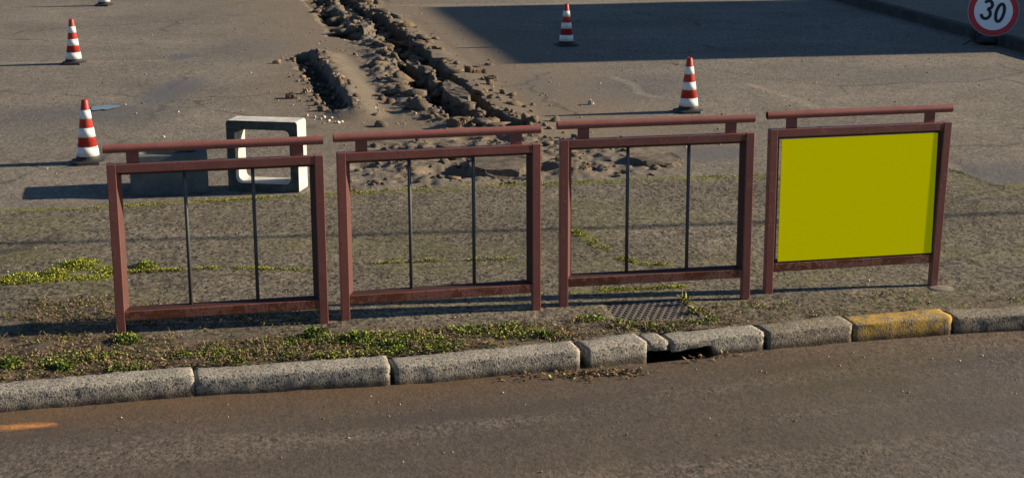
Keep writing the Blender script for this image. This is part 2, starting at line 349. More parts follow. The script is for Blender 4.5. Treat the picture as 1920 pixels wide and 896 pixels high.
# yard ------------------------------------------------------------------
TA = atl([(600, -40), (640, 0), (668, 25), (700, 52), (730, 75), (755, 105), (785, 160), (815, 195), (848, 212), (890, 232)])[:, :2]
TB = atl([(700, 30), (760, 85), (800, 118), (845, 158), (872, 185), (905, 206), (935, 228), (985, 248)])[:, :2]
TC = atl([(570, 108), (585, 130), (600, 155), (618, 180), (640, 210)])[:, :2]      # small side pit
TCR = atl([(598, 106), (622, 135), (645, 172), (668, 218)])[:, :2]                 # its smooth heap
TL_ = atl([(590, 0), (620, 35), (640, 68), (680, 75)])[:, :2]
SPOT = [(850, 325, .20, .13), (1022, 318, .10, .09), (940, 262, .12, .07), (680, 312, .10, .03), (875, 262, .10, .06), (1085, 318, .12, .04)]
def lot_z(X, Y, full=False):
    wob = .07*(fbm(X*3.5, Y*3.5, 50)-.5)*2
    dA, pA, _ = seg_d(X+wob, Y, TA); dB, pB, sB = seg_d(X+wob, Y, TB); dC, pC, sC = seg_d(X+wob*.6, Y, TC); dR, _, _ = seg_d(X+wob*.3, Y, TCR)
    dL, _, _ = seg_d(X+wob, Y, TL_)
    dT = np.minimum(dA, dB)
    rough = fbm(X*7, Y*5, 51, 6); ridg = 1-np.abs(2*fbm(X*4.2, Y*2.6, 52, 4)-1)
    band = sstep(.62, .22, dT)*np.where(sB > 0, 1., sstep(.20, .02, dB))*(.55+.45*sstep(15.5, 18, Y))
    Z = 0*X + .012*(fbm(X*.8, Y*.8, 53)-.5)
    fine = fbm(X*17, Y*13, 63, 4)-.5; Z += band*(.075*(rough-.42) + .06*(ridg-.75) + .075*fine)
    Z += .030*sstep(.50, .18, dT)*(.4+fbm(X*2.5, Y*1.5, 54))
    jag = .08*(fbm(X*13, Y*7, 64, 3)-.5); Z -= .27*sstep(.135, .105, dA+jag)*(.35+1.0*fbm(X*3, Y*3, 55)) + .30*sstep(.115, .085, dB+jag)*(.45+1.0*fbm(X*3, Y*3, 56))
    Z -= .12*sstep(.15, .10, dL+jag)*sstep(.42, .55, fbm(X*5, Y*3, 57))
    Z += .10*sstep(.34, .0, dR)*(.8+.4*(fbm(X*6, Y*6, 58)-.5)) - .15*sstep(.13, .08, dC+jag)*(.3+1.1*fbm(X*8, Y*6, 59)) + .03*sstep(.3, .1, dC)*fine*2
    # churned ground where the trench runs out at the footway
    fan = sstep(13.9, 13.3, Y+.15*wob)*sstep(-1.7, -.6, X+.4*wob)*sstep(1.5, .4, X)*sstep(0, .45, Y-bord(X)+.12)
    Z += fan*(.07*(fbm(X*5, Y*5, 60, 5)-.42) + .015 + .05*fine)
    for a, b, r, dp in SPOT:
        q = at(a, b); dd = np.hypot((X-q[0])/1.5, (Y-q[1])*.75)+.03*wob; Z -= dp*sstep(r, r*.3, dd)
    if not full: return Z
    soil = np.maximum(sstep(.60, .25, dT+.12*(rough-.5))*np.where(sB > 0, 1., .55), np.maximum(fan*.9, sstep(.30, .12, dC)))
    soil = np.maximum(soil, .6*sstep(.5, .05, dR))
    dust = sstep(2.2, .5, dT+.8*(fbm(X*1.3, Y*1.0, 61)-.5))
    return Z, soil, dust
yy = []; y = 0.0
xs = np.concatenate([np.linspace(-40, -4, 24)[:-1], np.arange(-4, -2.2, .05), np.arange(-2.2, 1.6, .017), np.arange(1.6, 4.4, .05), np.linspace(4.4, 6.6, 20)])
t = [0.0]
while t[-1] < 3.2: t.append(t[-1]+.020)
while t[-1] < 15.5: t.append(t[-1]+.034)
while t[-1] < 50: t.append(t[-1]*1.12)
X, T = np.meshgrid(xs, np.array(t)); Y = bord(X)*np.exp(-T*.4) + (11.9*(1-np.exp(-T*.4))) + T
FK = atl([(1560, 0), (1700, 36), (1830, 72), (1920, 100)])[:, :2]
def fkx(y):                             # far kerb line: x as function of y
    return np.interp(y, FK[::-1, 1], FK[::-1, 0], left=None)
def fkx(y):
    y = np.asarray(y, float); s0 = (FK[-1, 0]-FK[0, 0])/(FK[-1, 1]-FK[0, 1]); return FK[0, 0]+(y-FK[0, 1])*s0
Z, soil, dust = lot_z(X, Y, True)
furrow_shade = .85*np.maximum.reduce([sstep(.17, .12, seg_d(X+.03*(fbm(X*9, Y*6, 66)-.5), Y, P_)[0]) for P_ in (TA, TB, TC, TL_)])*sstep(.04, -.04, Z)  # mask of the painted shade: furrows and side pit below ground level
Z -= .045*sstep(3.25, 3.6, X)*sstep(1.0, .05, Y-bord(X)) + .006*sstep(.05, 0, Y-bord(X))
Z += slope(X, Y)
def blob(px, py, rx, ry, s, edge=.35):
    q = at(px, py); d = np.hypot((X-q[0])/rx, (Y-q[1])/ry) + .5*(fbm(X*1.6, Y*1.1, s)-.5); return sstep(1, 1-edge, d)
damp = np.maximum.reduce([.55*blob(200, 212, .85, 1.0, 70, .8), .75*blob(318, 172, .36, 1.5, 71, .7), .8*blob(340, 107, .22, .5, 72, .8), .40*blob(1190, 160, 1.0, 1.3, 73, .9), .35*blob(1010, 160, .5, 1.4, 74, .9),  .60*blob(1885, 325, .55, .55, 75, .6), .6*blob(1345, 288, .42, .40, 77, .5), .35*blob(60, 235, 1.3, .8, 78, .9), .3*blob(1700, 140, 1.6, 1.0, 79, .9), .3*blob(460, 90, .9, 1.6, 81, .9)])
light = 0*X
for P, wd, st in (([(-80, 119), (130, 117), (300, 115)], .035, .55), ([(1405, 158), (1440, 170), (1490, 185), (1530, 203)], .05, .55), ([(1150, 145), (1190, 160), (1200, 175), (1235, 183)], .045, .45),
                  ([(600, 12), (1000, 8), (1500, -4)], .10, .35), ([(335, -20), (345, 30), (350, 80)], .02, .25)):
    d, _, _ = seg_d(X, Y, atl(P)[:, :2]); light = np.maximum(light, st*sstep(wd*1.6, wd*.4, d+.03*(fbm(X*4, Y*4, 76)-.5)))
lm = .8*sstep(.05, 0, Y-bord(X))*sstep(.35, .5, fbm(X*2, Y*2, 41))
tag(grid('yard', X, Y, Z, MLOT, attrs=dict(soil=soil, dust=dust, damp=damp, light=light, moss=lm, furrow_shade=furrow_shade)), kind='structure')

# far kerb and far pavement (right, behind)
ys = np.arange(9, 60, .5); V1 = []; F1 = []
for y in ys:
    x = float(fkx(y)); V1 += [(x, y, -.2), (x+.015, y, .11), (x+.16, y, .125), (x+.16, y, -.2)]
for i in range(len(ys)-1):
    for a, b in ((0, 1), (1, 2), (2, 3)): F1.append((i*4+a, i*4+b, i*4+4+b, i*4+4+a))
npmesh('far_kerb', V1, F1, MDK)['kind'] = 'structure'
X, Y = np.meshgrid(np.linspace(0, 1, 40)**2*40+.16, np.arange(9, 60, .25)); X = X + fkx(Y)
tag(grid('far_pavement', X, Y, .12+.02*(fbm(X, Y, 9)-.5), MFAR), kind='structure')

# ------------------------------------------------------------------ kerb stones
def kerb_stone(px0, px1, mat, label, mouth=None, drop=0.0, twist=0.0, prev=None, gap=.007, x0=None, x1=None):
    if x0 is None: x0 = at(px0, float(np.interp(px0, [0, 1920], [735, 592])))[0]
    if x1 is None: x1 = at(px1, float(np.interp(px1, [0, 1920], [735, 592])))[0]
    cx = (x0+x1)/2; L = (x1-x0)
    y0, y1 = float(kback(x0)), float(kback(x1)); a = math.atan2(y1-y0, x1-x0); Lw = L/math.cos(a)-gap*2
    o = empty('kerb_stone', (cx, (y0+y1)/2, float(slope(cx, 8))-drop), a+twist, label=label, cat='kerb stone', group='stones of the kerb along the road')
    o2 = o; nseg = max(6, int(Lw/.02)); r = .016
    prof = [(-KW+.004, -KH-.06), (-KW+.002, -.075), (-KW, -.045)]
    for q in range(5):
        t_ = q/4*math.pi/2; prof.append((-KW+r-r*math.cos(t_), -r+r*math.sin(t_)))
    prof += [(-.06, .002), (-.008, 0), (0, -.008), (0, -KH-.06 if not mouth else -.045)]
    V1 = []; F1 = []; m = len(prof); sd_ = int(abs(cx*1000)) + 3
    for i in range(nseg+1):
        u = i/nseg; xx = -Lw/2+Lw*u; e = min(u, 1-u)*Lw
        rnd = .003*(1-min(1, e/.02))**2
        for j, (py, pz) in enumerate(prof):
            nx = float(vnoise(np.array(xx*14+7), np.array(j*.9), sd_))-.5; n2 = float(vnoise(np.array(xx*45+7), np.array(j*1.9), sd_+5))-.5
            z = pz; yv = py
            if mouth and j <= 2 and mouth[0] < xx < mouth[1]:
                z = -.050+.012*nx+.003*j; yv = py
            V1.append((xx + (n2*.006 if e < .001 else 0), yv+.007*nx+.004*n2 + (rnd if j < 6 else 0), z+.005*nx+.004*n2 - rnd*(j > 3)))
    for i in range(nseg):
        for j in range(m-1): F1.append((i*m+j, (i+1)*m+j, (i+1)*m+j+1, i*m+j+1))
        F1.append((i*m+m-1, (i+1)*m+m-1, (i+1)*m, i*m))
    bm = bmesh.new(); vs = [bm.verts.new(p) for p in V1]
    for f in F1: bm.faces.new([vs[q] for q in f])
    bm.faces.new([vs[j] for j in range(m)]); bm.faces.new([vs[nseg*m+j] for j in range(m)][::-1])
    bmesh.ops.recalc_face_normals(bm, faces=bm.faces)
    me = bpy.data.meshes.new('kerb_stone'); bm.to_mesh(me); bm.free()
    for p in me.polygons: p.use_smooth = len(p.vertices) == 4
    ob = link('kerb_stone', me, mat)
    ob.location = o.location; ob.rotation_euler = o.rotation_euler
    for kk in ('label', 'category', 'group'): ob[kk] = o[kk]
    bpy.data.objects.remove(o); return ob, Lw
S_END = at(348, 710)[0]
kerb_stone(0, 348, MKERB, 'long grey kerb stone at the bottom left, under the weeds by the orange paint dash', x0=S_END-.98)
kerb_stone(348, 722, MKERB, 'long pale grey kerb stone in front of the first brown barrier from the left')
kerb_stone(722, 1073, MKERB, 'long grey kerb stone in front of the second barrier, right end bedded in soil')
kerb_stone(1078, 1194, MKERB, 'short squat kerb stone just left of the dark drain mouth', drop=-.004, twist=-.03)
kerb_stone(1196, 1239, MKERB, 'small broken kerb piece at the left end of the dark drain mouth', mouth=(-9, 9), drop=.004, twist=.03)
_x0 = at(1240, 645)[0]; _x1 = at(1422, 628)[0]; half = (_x1-_x0)/2
kerb_stone(1240, 1422, MKERB, 'cracked kerb stone bridging the right part of the dark drain mouth', mouth=(-9, -half+.23), drop=.006, twist=.02)
kerb_stone(1424, 1590, MKERB2, 'dull grey kerb stone directly left of the yellow painted one')
kerb_stone(1592, 1782, MKERBY, 'kerb stone with worn yellow paint in front of the yellow board')
kerb_stone(1786, 0, MKERB2, 'dull brown-grey kerb stone at the right edge, right of the yellow painted one', x1=at(1786, 600)[0]+.95)
q0 = S_END-.98
for i in range(4): kerb_stone(0, 0, MKERB, ['first', 'second', 'third', 'fourth'][i]+' grey kerb stone beyond the left edge of the view', x0=q0-.98*(i+1), x1=q0-.98*i)
q0 = at(1786, 600)[0]+.95
for i in range(4): kerb_stone(0, 0, MKERB2, ['first', 'second', 'third', 'fourth'][i]+' grey kerb stone beyond the right edge of the view', x0=q0+.98*i, x1=q0+.98*(i+1))

# ------------------------------------------------------------------ barriers
PWD, FH, TB_ = 1.075, .808, .045
def barrier(x, y, yaw, zt, label, board=False, lean=0.0, mats=(MRED, MRAIL, MRUST)):
    gz = float(slope(x, y)); root = empty('pedestrian_barrier', (x, y, gz), yaw, label=label, cat='barrier', group='brown steel barriers in a row along the kerb')
    top = zt-gz; bot = top-FH; D = .045; W_ = PWD
    def lf(xx, yy_, z): return (-lean*(top-z)/top, 0, 0)
    dz1 = float(slope(x+PWD, y+.2))-gz
    box('post', 0, TB_, 0, D, -.06, top, mats[0], root)
    box('post', W_-TB_, W_, 0, D, -.06+dz1, top, mats[0], root, shift=lf)
    box('top_rail', TB_, W_-TB_, .0015, D-.0015, top-.045, top-.001, mats[0], root)
    box('bottom_rail', TB_, W_-TB_-lean*.75, .0015, D-.0015, bot, bot+.048, mats[2], root)
    # rebated inner frame: four splayed strips
    a0, a1, b0, b1, w_ = TB_, W_-TB_-lean*.4, bot+.048, top-.045, .024
    for s in range(4):
        bm = bmesh.new(); fy, by = .014, D+.004
        c = [(a0, b0), (a1, b0), (a1, b1), (a0, b1)]; i0 = [(a0+w_, b0+w_*.6), (a1-w_, b0+w_*.6), (a1-w_, b1-w_*.7), (a0+w_, b1-w_*.7)]
        p, q = c[s], c[(s+1) % 4]; r_, t_ = i0[s], i0[(s+1) % 4]
        vs = [bm.verts.new(v) for v in ((p[0], fy, p[1]), (q[0], fy, q[1]), (t_[0], by-.010, t_[1]), (r_[0], by-.010, r_[1]), (p[0], by, p[1]), (q[0], by, q[1]), (t_[0], by, t_[1]), (r_[0], by, r_[1]))]
        for f in ((0, 1, 2, 3), (3, 2, 6, 7), (4, 7, 6, 5), (0, 4, 5, 1), (1, 5, 6, 2), (0, 3, 7, 4)): bm.faces.new([vs[k_] for k_ in f])
        bm_obj('inner_frame_strip', bm, MMID if s == 3 else MDARK, root)  # left strip coloured lighter for the sun it catches, the others dark
    # handrail on two flat lugs
    hz = top+.076; bm = bmesh.new()
    hx0 = -.014; n_ = 14
    P = [(hx0+(W_+.016)*i/n_, D/2, hz) for i in range(n_+1)]
    ra = []
    for xx, r_ in ((P[0][0]+.05, .0195), (P[0][0], .0195), (P[0][0], .0225), (P[-1][0], .0225), (P[-1][0], .0195), (P[-1][0]-.05, .0195)):
        ra.append([bm.verts.new((xx, D/2+r_*math.cos(2*math.pi*k_/20), hz+r_*math.sin(2*math.pi*k_/20))) for k_ in range(20)])
    for i_, (A_, B_) in enumerate(zip(ra[:-1], ra[1:])):
        for k_ in range(20):
            f_ = bm.faces.new((A_[k_], A_[(k_+1) % 20], B_[(k_+1) % 20], B_[k_])); f_.smooth = i_ == 2
    for e_ in bm.edges: e_.smooth = not (len(e_.link_faces) == 2 and e_.link_faces[0].smooth != e_.link_faces[1].smooth)
    bm.faces.new(ra[0]); bm.faces.new(ra[-1])
    bm_obj('handrail', bm, mats[1], root)
    for fx in (.12, .88): box('spacer', W_*fx-.031, W_*fx+.031, D/2-.005, D/2+.005, top-.0005, hz-.018, MRED, root, .001)
    if board:
        box('board', a0+w_+.001, a1-w_-.001, .0035, .010, b0+.010, b1-w_*.7+.004, MYEL, root, 0)
    else:
        for fx in (.352, .668):
            bm = bmesh.new(); tube(bm, [(W_*fx, D-.006, b0), (W_*fx, D-.006, b1)], .0095, 10); bm_obj('rod', bm, MROD, root, True)
    return root
barrier(-2.009, 8.082, .209, .906, 'leftmost brown steel barrier, its left post standing in weeds, open between thin rods')
barrier(-.894, 8.361, .223, .906, 'brown steel barrier second from the left, behind the thick green weeds, no board')
barrier(.259, 8.662, .184, .914, 'brown steel barrier standing behind the iron drain grating, with a rusty bottom rail')
barrier(1.419, 8.980, .204, .909, 'brown steel barrier at the right end filled with a plain yellow board', True, .030)
# shadows touch down on small concrete footings
for k_, (px, py) in enumerate([(1763, 541)]):
    q = at(px, py); bm = bmesh.new(); lathe(bm, [(.065, -.03), (.06, .001), (.04, .004), (.01, .005)], 14)
    for v_ in bm.verts: v_.co.x *= 1.3; v_.co.z += .003*random.random()
    o = bm_obj('post_footing', bm, MGREYST, None, True); o.location = q
    tag(o, 'small worn concrete footing at the right post of the yellow board barrier', 'footing')

# ------------------------------------------------------------------ traffic cones
def cone(px, py, label, rz):
    q = at(px, py); zz = 0.0
    root = empty('traffic_cone', (q[0], q[1], zz), rz, label=label, cat='traffic cone', group='red and white traffic cones in the yard')
    bm = bmesh.new(); B = .130
    pts = [(-B, -B*.62), (-B*.62, -B), (B*.62, -B), (B, -B*.62), (B, B*.62), (B*.62, B), (-B*.62, B), (-B, B*.62)]
    lo = [bm.verts.new((a, b, 0)) for a, b in pts]; hi = [bm.verts.new((a*.97, b*.97, .022)) for a, b in pts]
    n_ = 24; rg = []
    for r_, z_ in ((.112, .028), (.094, .040), (.088, .058)): rg.append([bm.verts.new((r_*math.cos(2*math.pi*(k_+.5)/n_), r_*math.sin(2*math.pi*(k_+.5)/n_), z_)) for k_ in range(n_)])
    bm.faces.new(lo[::-1])
    for i in range(8): bm.faces.new((lo[i], lo[(i+1) % 8], hi[(i+1) % 8], hi[i]))
    bmesh.ops.bridge_loops(bm, edges=[bm.edges.get((hi[i], hi[(i+1) % 8])) or bm.edges.new((hi[i], hi[(i+1) % 8])) for i in range(8)] + [bm.edges.new((rg[0][i], rg[0][(i+1) % n_])) for i in range(n_)])
    for A_, B_ in zip(rg[:-1], rg[1:]):
        for i in range(n_): bm.faces.new((A_[i], A_[(i+1) % n_], B_[(i+1) % n_], B_[i]))
    bm.faces.new(rg[-1]); bm_obj('base', bm, MCB, root)
    rad = lambda z: .0865 + (z-.055)*(.024-.0865)/(.5-.055)
    bm = bmesh.new(); lathe(bm, [(rad(.056), .056), (rad(.49), .49), (rad(.5)-.004, .5), (rad(.5)-.010, .5), (rad(.48)-.012, .46)], 32); bm_obj('body', bm, MCR, root, True)
    for z0, z1 in ((.060, .132), (.208, .280), (.350, .418)):
        bm = bmesh.new(); lathe(bm, [(rad(z0)-.002, z0-.0005), (rad(z0)+.0025, z0), (rad(z1)+.0025, z1), (rad(z1)-.002, z1+.0005)], 32); bm_obj('reflective_sleeve', bm, MCW, root, False)
        for f in root.children[-1].data.polygons: f.use_smooth = len(f.vertices) == 4
    return root
cone(166, 305, 'largest red and white cone, close to the left end of the leftmost barrier', .25)
cone(139, 120, 'small red and white cone further back on the left, beside the faded pale line', .1)
cone(196, 11, 'red and white cone cut by the top edge of the photo at upper left', .0)
cone(1062, 86, 'red and white cone standing alone in the large dark shadow', .3)
cone(1291, 210, 'red and white cone in the sun just behind the third barrier', .15)

# ------------------------------------------------------------------ concrete pieces
k = M('dark_concrete_face', .95, .1); k.col(k.mix(k.mr(k.noise(11, 5, .75), .38, .68), (.045, .055, .050), (.115, .125, .115))); k.bump(k.noise(60, 4, .7), .004, .7); MWF = k.m  # darker concrete for the ring's front and downward faces
def ring(name, Wd, Hh, Dp, th, mat, parent=None, r=.04):
    """square ring in the x-z plane, depth along y, rounded corners"""
    bm = bmesh.new()
    def loop(w_, h_, r_, y_):
        L = []
        for cx_, cz_, a0 in ((w_/2-r_, h_/2-r_, 0), (-w_/2+r_, h_/2-r_, 90), (-w_/2+r_, -h_/2+r_, 180), (w_/2-r_, -h_/2+r_, 270)):
            for i in range(5):
                a = R(a0+i*22.5); L.append(bm.verts.new((cx_+r_*math.cos(a), y_, Hh/2+cz_+r_*math.sin(a))))
        return L
    o0, o1 = loop(Wd, Hh, r*.5, 0), loop(Wd, Hh, r*.5, Dp); i0, i1 = loop(Wd-2*th, Hh-2*th, r, 0), loop(Wd-2*th-.012, Hh-2*th-.012, r, Dp)
    n_ = len(o0)
    for i in range(n_):
        j = (i+1) % n_
        for A_, B_ in ((o0, o1), (o1, i1), (i1, i0), (i0, o0)): bm.faces.new((A_[i], A_[j], B_[j], B_[i]))
    ob = bm_obj(name, bm, mat, parent, False, .006)
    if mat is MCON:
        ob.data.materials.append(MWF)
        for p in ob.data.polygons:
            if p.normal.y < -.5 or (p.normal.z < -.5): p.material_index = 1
    return ob
a, b = at(430, 357), at(560, 362); yaw = math.atan2(b[1]-a[1], b[0]-a[0]); c = (a+b)/2
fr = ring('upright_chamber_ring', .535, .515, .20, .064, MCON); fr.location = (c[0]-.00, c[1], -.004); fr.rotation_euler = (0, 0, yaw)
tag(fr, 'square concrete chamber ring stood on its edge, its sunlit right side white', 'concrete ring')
a, b = at(252, 368), at(386, 362); yaw = math.atan2(b[1]-a[1], b[0]-a[0]); c = (a+b)/2
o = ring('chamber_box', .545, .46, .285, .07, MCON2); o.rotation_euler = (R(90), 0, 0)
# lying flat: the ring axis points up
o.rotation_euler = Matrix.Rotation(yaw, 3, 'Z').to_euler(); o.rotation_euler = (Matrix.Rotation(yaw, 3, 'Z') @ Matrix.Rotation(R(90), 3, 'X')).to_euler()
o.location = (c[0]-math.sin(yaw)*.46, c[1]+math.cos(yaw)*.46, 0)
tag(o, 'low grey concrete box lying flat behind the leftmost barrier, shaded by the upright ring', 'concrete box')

# ------------------------------------------------------------------ speed sign
q = at(1858, 84); root = empty('speed_sign', (q[0], q[1], 0), R(-8), label='round red-rimmed 30 speed limit sign leaning on a low stand at upper right', cat='road sign')
SR = .292; zc = .40; tilt = R(14)
Ms = Matrix.Translation((0, -.03, zc)) @ Matrix.Rotation(R(-10), 4, 'X') @ Matrix.Rotation(tilt, 4, 'Y')
def disc(name, r0, r1, y0, y1, mat, n_=56):
    bm = bmesh.new(); A_ = []
    for r_, y_ in ((r0, y0), (r1, y0), (r1, y1), (r0, y1)):
        if r_ < 1e-6: A_.append([bm.verts.new((0, y_, 0))]); continue
        A_.append([bm.verts.new((r_*math.cos(2*math.pi*k_/n_), y_, r_*math.sin(2*math.pi*k_/n_))) for k_ in range(n_)])
    for i in range(4):
        P_, Q_ = A_[i], A_[(i+1) % 4]
        if len(P_) == 1 and len(Q_) == 1: continue
        for k_ in range(n_):
            j = (k_+1) % n_
            if len(P_) == 1: bm.faces.new((P_[0], Q_[k_], Q_[j]))
            elif len(Q_) == 1: bm.faces.new((P_[k_], P_[j], Q_[0]))
            else: bm.faces.new((P_[k_], P_[j], Q_[j], Q_[k_]))
    o = bm_obj(name, bm, mat, root); o.matrix_local = Ms; return o
disc('plate', 0, SR-.004, .0, .012, MSG); disc('rim', SR*.77, SR, -.006, -.0005, MSR); disc('face', 0, SR*.772, -.0045, -.0005, MSW); disc('edge_band', SR, SR+.006, -.009, .016, MSG)
def stroke(P, wd, closed=False):
    P = [Vector(p) for p in P]; n_ = len(P); bm = bmesh.new(); A_ = []; B_ = []
    for i, p in enumerate(P):
        a_ = P[(i-1) % n_] if closed or i else P[0]; b_ = P[(i+1) % n_] if closed or i < n_-1 else P[-1]
        d = (b_-a_).normalized(); nn = Vector((-d.y, d.x)); A_.append(p+nn*wd/2); B_.append(p-nn*wd/2)
    mk = lambda L, y_: [bm.verts.new((v_.x, y_, v_.y)) for v_ in L]
    a0, b0, a1, b1 = mk(A_, -.0085), mk(B_, -.0085), mk(A_, -.004), mk(B_, -.004)
    for i in range(n_ if closed else n_-1):
        j = (i+1) % n_
        for U, W2 in ((a0, b0), (b0, b1), (b1, a1), (a1, a0)): bm.faces.new((U[i], U[j], W2[j], W2[i]))
    if not closed: bm.faces.new((a0[0], b0[0], b1[0], a1[0])); bm.faces.new((a0[-1], b0[-1], b1[-1], a1[-1]))
    return bm
H_ = .245; e = lambda cx_, cy_, rx, ry, a0, a1, n_=16: [(cx_+rx*math.cos(R(a0+(a1-a0)*i/n_)), cy_+ry*math.sin(R(a0+(a1-a0)*i/n_))) for i in range(n_+1)]
P3 = e(-.075, .058, .044, .048, 165, -80) + e(-.078, -.052, .052, .058, 80, -165)
o = bm_obj('digit_three', stroke(P3, .037), MSK, root); o.matrix_local = Ms
o = bm_obj('digit_zero', stroke(e(.078, 0, .044, .107, 0, 360)[:-1], .037, True), MSK, root); o.matrix_local = Ms
for sx in (-1, 1):
    bm = bmesh.new(); tube(bm, [(sx*.10, 0, .22), (sx*.14, .02, .10), (sx*.34 if sx < 0 else .24, -.12 if sx < 0 else -.20, .008)], .009, 8); bm_obj('leg', bm, MSG if sx > 0 else MBL, root, True)
    bm = bmesh.new(); tube(bm, [(sx*.10, .02, .34), (sx*.18, .30, .008)], .009, 8); bm_obj('leg', bm, MBL, root, True)
bm = bmesh.new(); tube(bm, [(-.12, .01, .20), (.12, .01, .20)], .009, 8); bm_obj('crossbar', bm, MBL, root, True)
# a ballast weight lies on the stand
bm = bmesh.new(); bmesh.ops.create_uvsphere(bm, u_segments=20, v_segments=12, radius=1)
for v_ in bm.verts:
    x_, y_, z_ = v_.co; v_.co = (x_*.20, y_*.12, .045+z_*.045+.012*math.sin(x_*7+y_*3)) 
o = bm_obj('sandbag', bm, MCB, None, True); o.location = (q[0]-.02, q[1]+.02, 0); tag(o, 'dark sandbag weighing down the foot of the round 30 sign', 'sandbag')

# ------------------------------------------------------------------ drain grating
root = empty('drain_grating', (GC[0], GC[1], float(slope(GC[0], GC[1]))), ga, label='rusty iron drain grating of crossed bars set in the footway behind the kerb', cat='grating')
GX, GY = .225, .185
bm = bmesh.new()
for x0, x1, y0, y1 in ((-GX-.025, GX+.025, -GY-.025, -GY), (-GX-.025, GX+.025, GY, GY+.025), (-GX-.025, -GX, -GY, GY), (GX, GX+.025, -GY, GY)): bx(bm, x0, x1, y0, y1, -.03, .004)
bm_obj('frame', bm, MIRON, root)
bm = bmesh.new(); st = .052
for ang_, zz, hw, st in ((R(66), -.004, .0060, .036), (R(-52), -.0045, .0060, .036)):
    dv = Vector((math.cos(ang_), math.sin(ang_))); nv = Vector((-dv.y, dv.x))
    for k_ in range(-12, 13):
        o_ = nv*(k_*st); pts = [o_+dv*(i/100) for i in range(-60, 61) if abs((o_+dv*(i/100)).x) <= GX and abs((o_+dv*(i/100)).y) <= GY]
        if len(pts) < 3: continue
        pa, pb = pts[0], pts[-1]; vs = []
        for z_ in (zz-.014, zz+.004):
            for p, sg in ((pa, 1), (pb, 1), (pb, -1), (pa, -1)): vs.append(bm.verts.new((p.x+nv.x*hw*sg, p.y+nv.y*hw*sg, z_)))
        for f in ((3, 2, 1, 0), (4, 5, 6, 7), (0, 1, 5, 4), (1, 2, 6, 5), (2, 3, 7, 6), (3, 0, 4, 7)): bm.faces.new([vs[i] for i in f])
bm_obj('crossed_bars', bm, MIRON, root)
# ------------------------------------------------------------------ puddle
q = at(196, 204); th = np.linspace(0, 2*np.pi, 40, endpoint=False)
rr = 1+.25*np.sin(2*th+1)+.12*np.sin(5*th); V1 = np.stack([q[0]+.10*rr*np.cos(th), q[1]+.17*rr*np.sin(th), 0*th+.012], -1)
V1 = np.vstack([V1, [[q[0], q[1], .012]]]); F1 = [(i, (i+1) % 40, 40) for i in range(40)]
tag(npmesh('puddle', V1, F1, MWAT), kind='structure')

# ------------------------------------------------------------------ stones and clods
def rock_arr(c, s, seed, sub=1, flat=.7):   # angular fragment: hull of random points
    r_ = np.random.default_rng(seed); n_ = 10 if sub == 0 else int(r_.integers(11, 20)); p = r_.normal(size=(n_, 3))
    p /= np.linalg.norm(p, axis=1)[:, None]; p = np.sign(p)*np.abs(p)**.75; p *= r_.uniform(.75, 1.05, (n_, 1))*np.array(s)
    a_ = r_.uniform(0, 6.28); t_ = r_.normal(0, .22); m_ = np.array([[math.cos(a_), -math.sin(a_), 0], [math.sin(a_), math.cos(a_), 0], [0, 0, 1]]) @ np.array([[math.cos(t_), 0, math.sin(t_)], [0, 1, 0], [-math.sin(t_), 0, math.cos(t_)]])
    p = p@m_.T + np.array(c)
    bm = bmesh.new()
    for q_ in p: bm.verts.new(q_)
    h_ = bmesh.ops.convex_hull(bm, input=bm.verts[:]); bmesh.ops.delete(bm, geom=[v_ for v_ in bm.verts if not v_.link_faces], context='VERTS')
    bmesh.ops.triangulate(bm, faces=bm.faces[:]); bmesh.ops.recalc_face_normals(bm, faces=bm.faces[:]); bm.verts.ensure_lookup_table(); bm.verts.index_update()
    co = np.array([v_.co[:] for v_ in bm.verts]); F_ = np.array([[v_.index for v_ in f.verts] for f in bm.faces]); bm.free(); return co, F_
def rocks(name, items, mats, **k):
    V_, F_, MI = [], [], []; n0 = 0
    for i, (c, s, mi, sub) in enumerate(items):
        a_, b_ = rock_arr(c, s, 1000+i, sub); V_.append(a_); F_.append(b_+n0); MI += [mi]*len(b_); n0 += len(a_)
    return tag(npmesh(name, np.vstack(V_), np.vstack(F_), mats, mi=MI), **k)
def lz(x, y): return float(lot_z(np.array([[x]]), np.array([[y]]))[0, 0])
items = []
for i in range(620):                     # clods along the trench
    P = TA if random.random() < .6 else TB; k_ = random.randrange(len(P)-1); t_ = random.random(); p = P[k_]*(1-t_)+P[k_+1]*t_
    x = p[0]+random.gauss(0, .22); y = p[1]+random.gauss(0, .3)
    if y < 12.2: continue
    s = random.choice([.015, .02, .025, .03, .045])*random.uniform(.7, 1.4); items.append(((x, y, lz(x, y)+s*.15), (s*random.uniform(.9, 1.9), s*1.3, s), random.choice([0, 0, 0, 1]), 1))
for i in range(170):                     # broken plates
    k_ = random.randrange(len(TA)-1); t_ = random.random(); p = TA[k_]*(1-t_)+TA[k_+1]*t_
    x = p[0]+random.choice([-1, 1, 1])*abs(random.gauss(.16, .14)); y = p[1]+random.gauss(0, .3)
    if y < 12.8: continue
    s = random.uniform(.05, .12); items.append(((x, y, max(lz(x, y), -.10)+s*.15), (s*random.uniform(.7, 1.2), s*random.uniform(1, 2.2), s*.45), random.choice([0, 1, 1, 1]), 1))
for i in range(330):                     # churned fan by the footway
    x = random.uniform(-1.2, 1.1); y = float(bord(x))+random.uniform(.03, 1.8)
    s = random.choice([.008, .010, .014, .018, .03])*random.uniform(.7, 1.4); items.append(((x, y, lz(x, y)+s*.2), (s*1.5, s*1.2, s*.6), random.choice([0, 0, 1, 1]), 1))
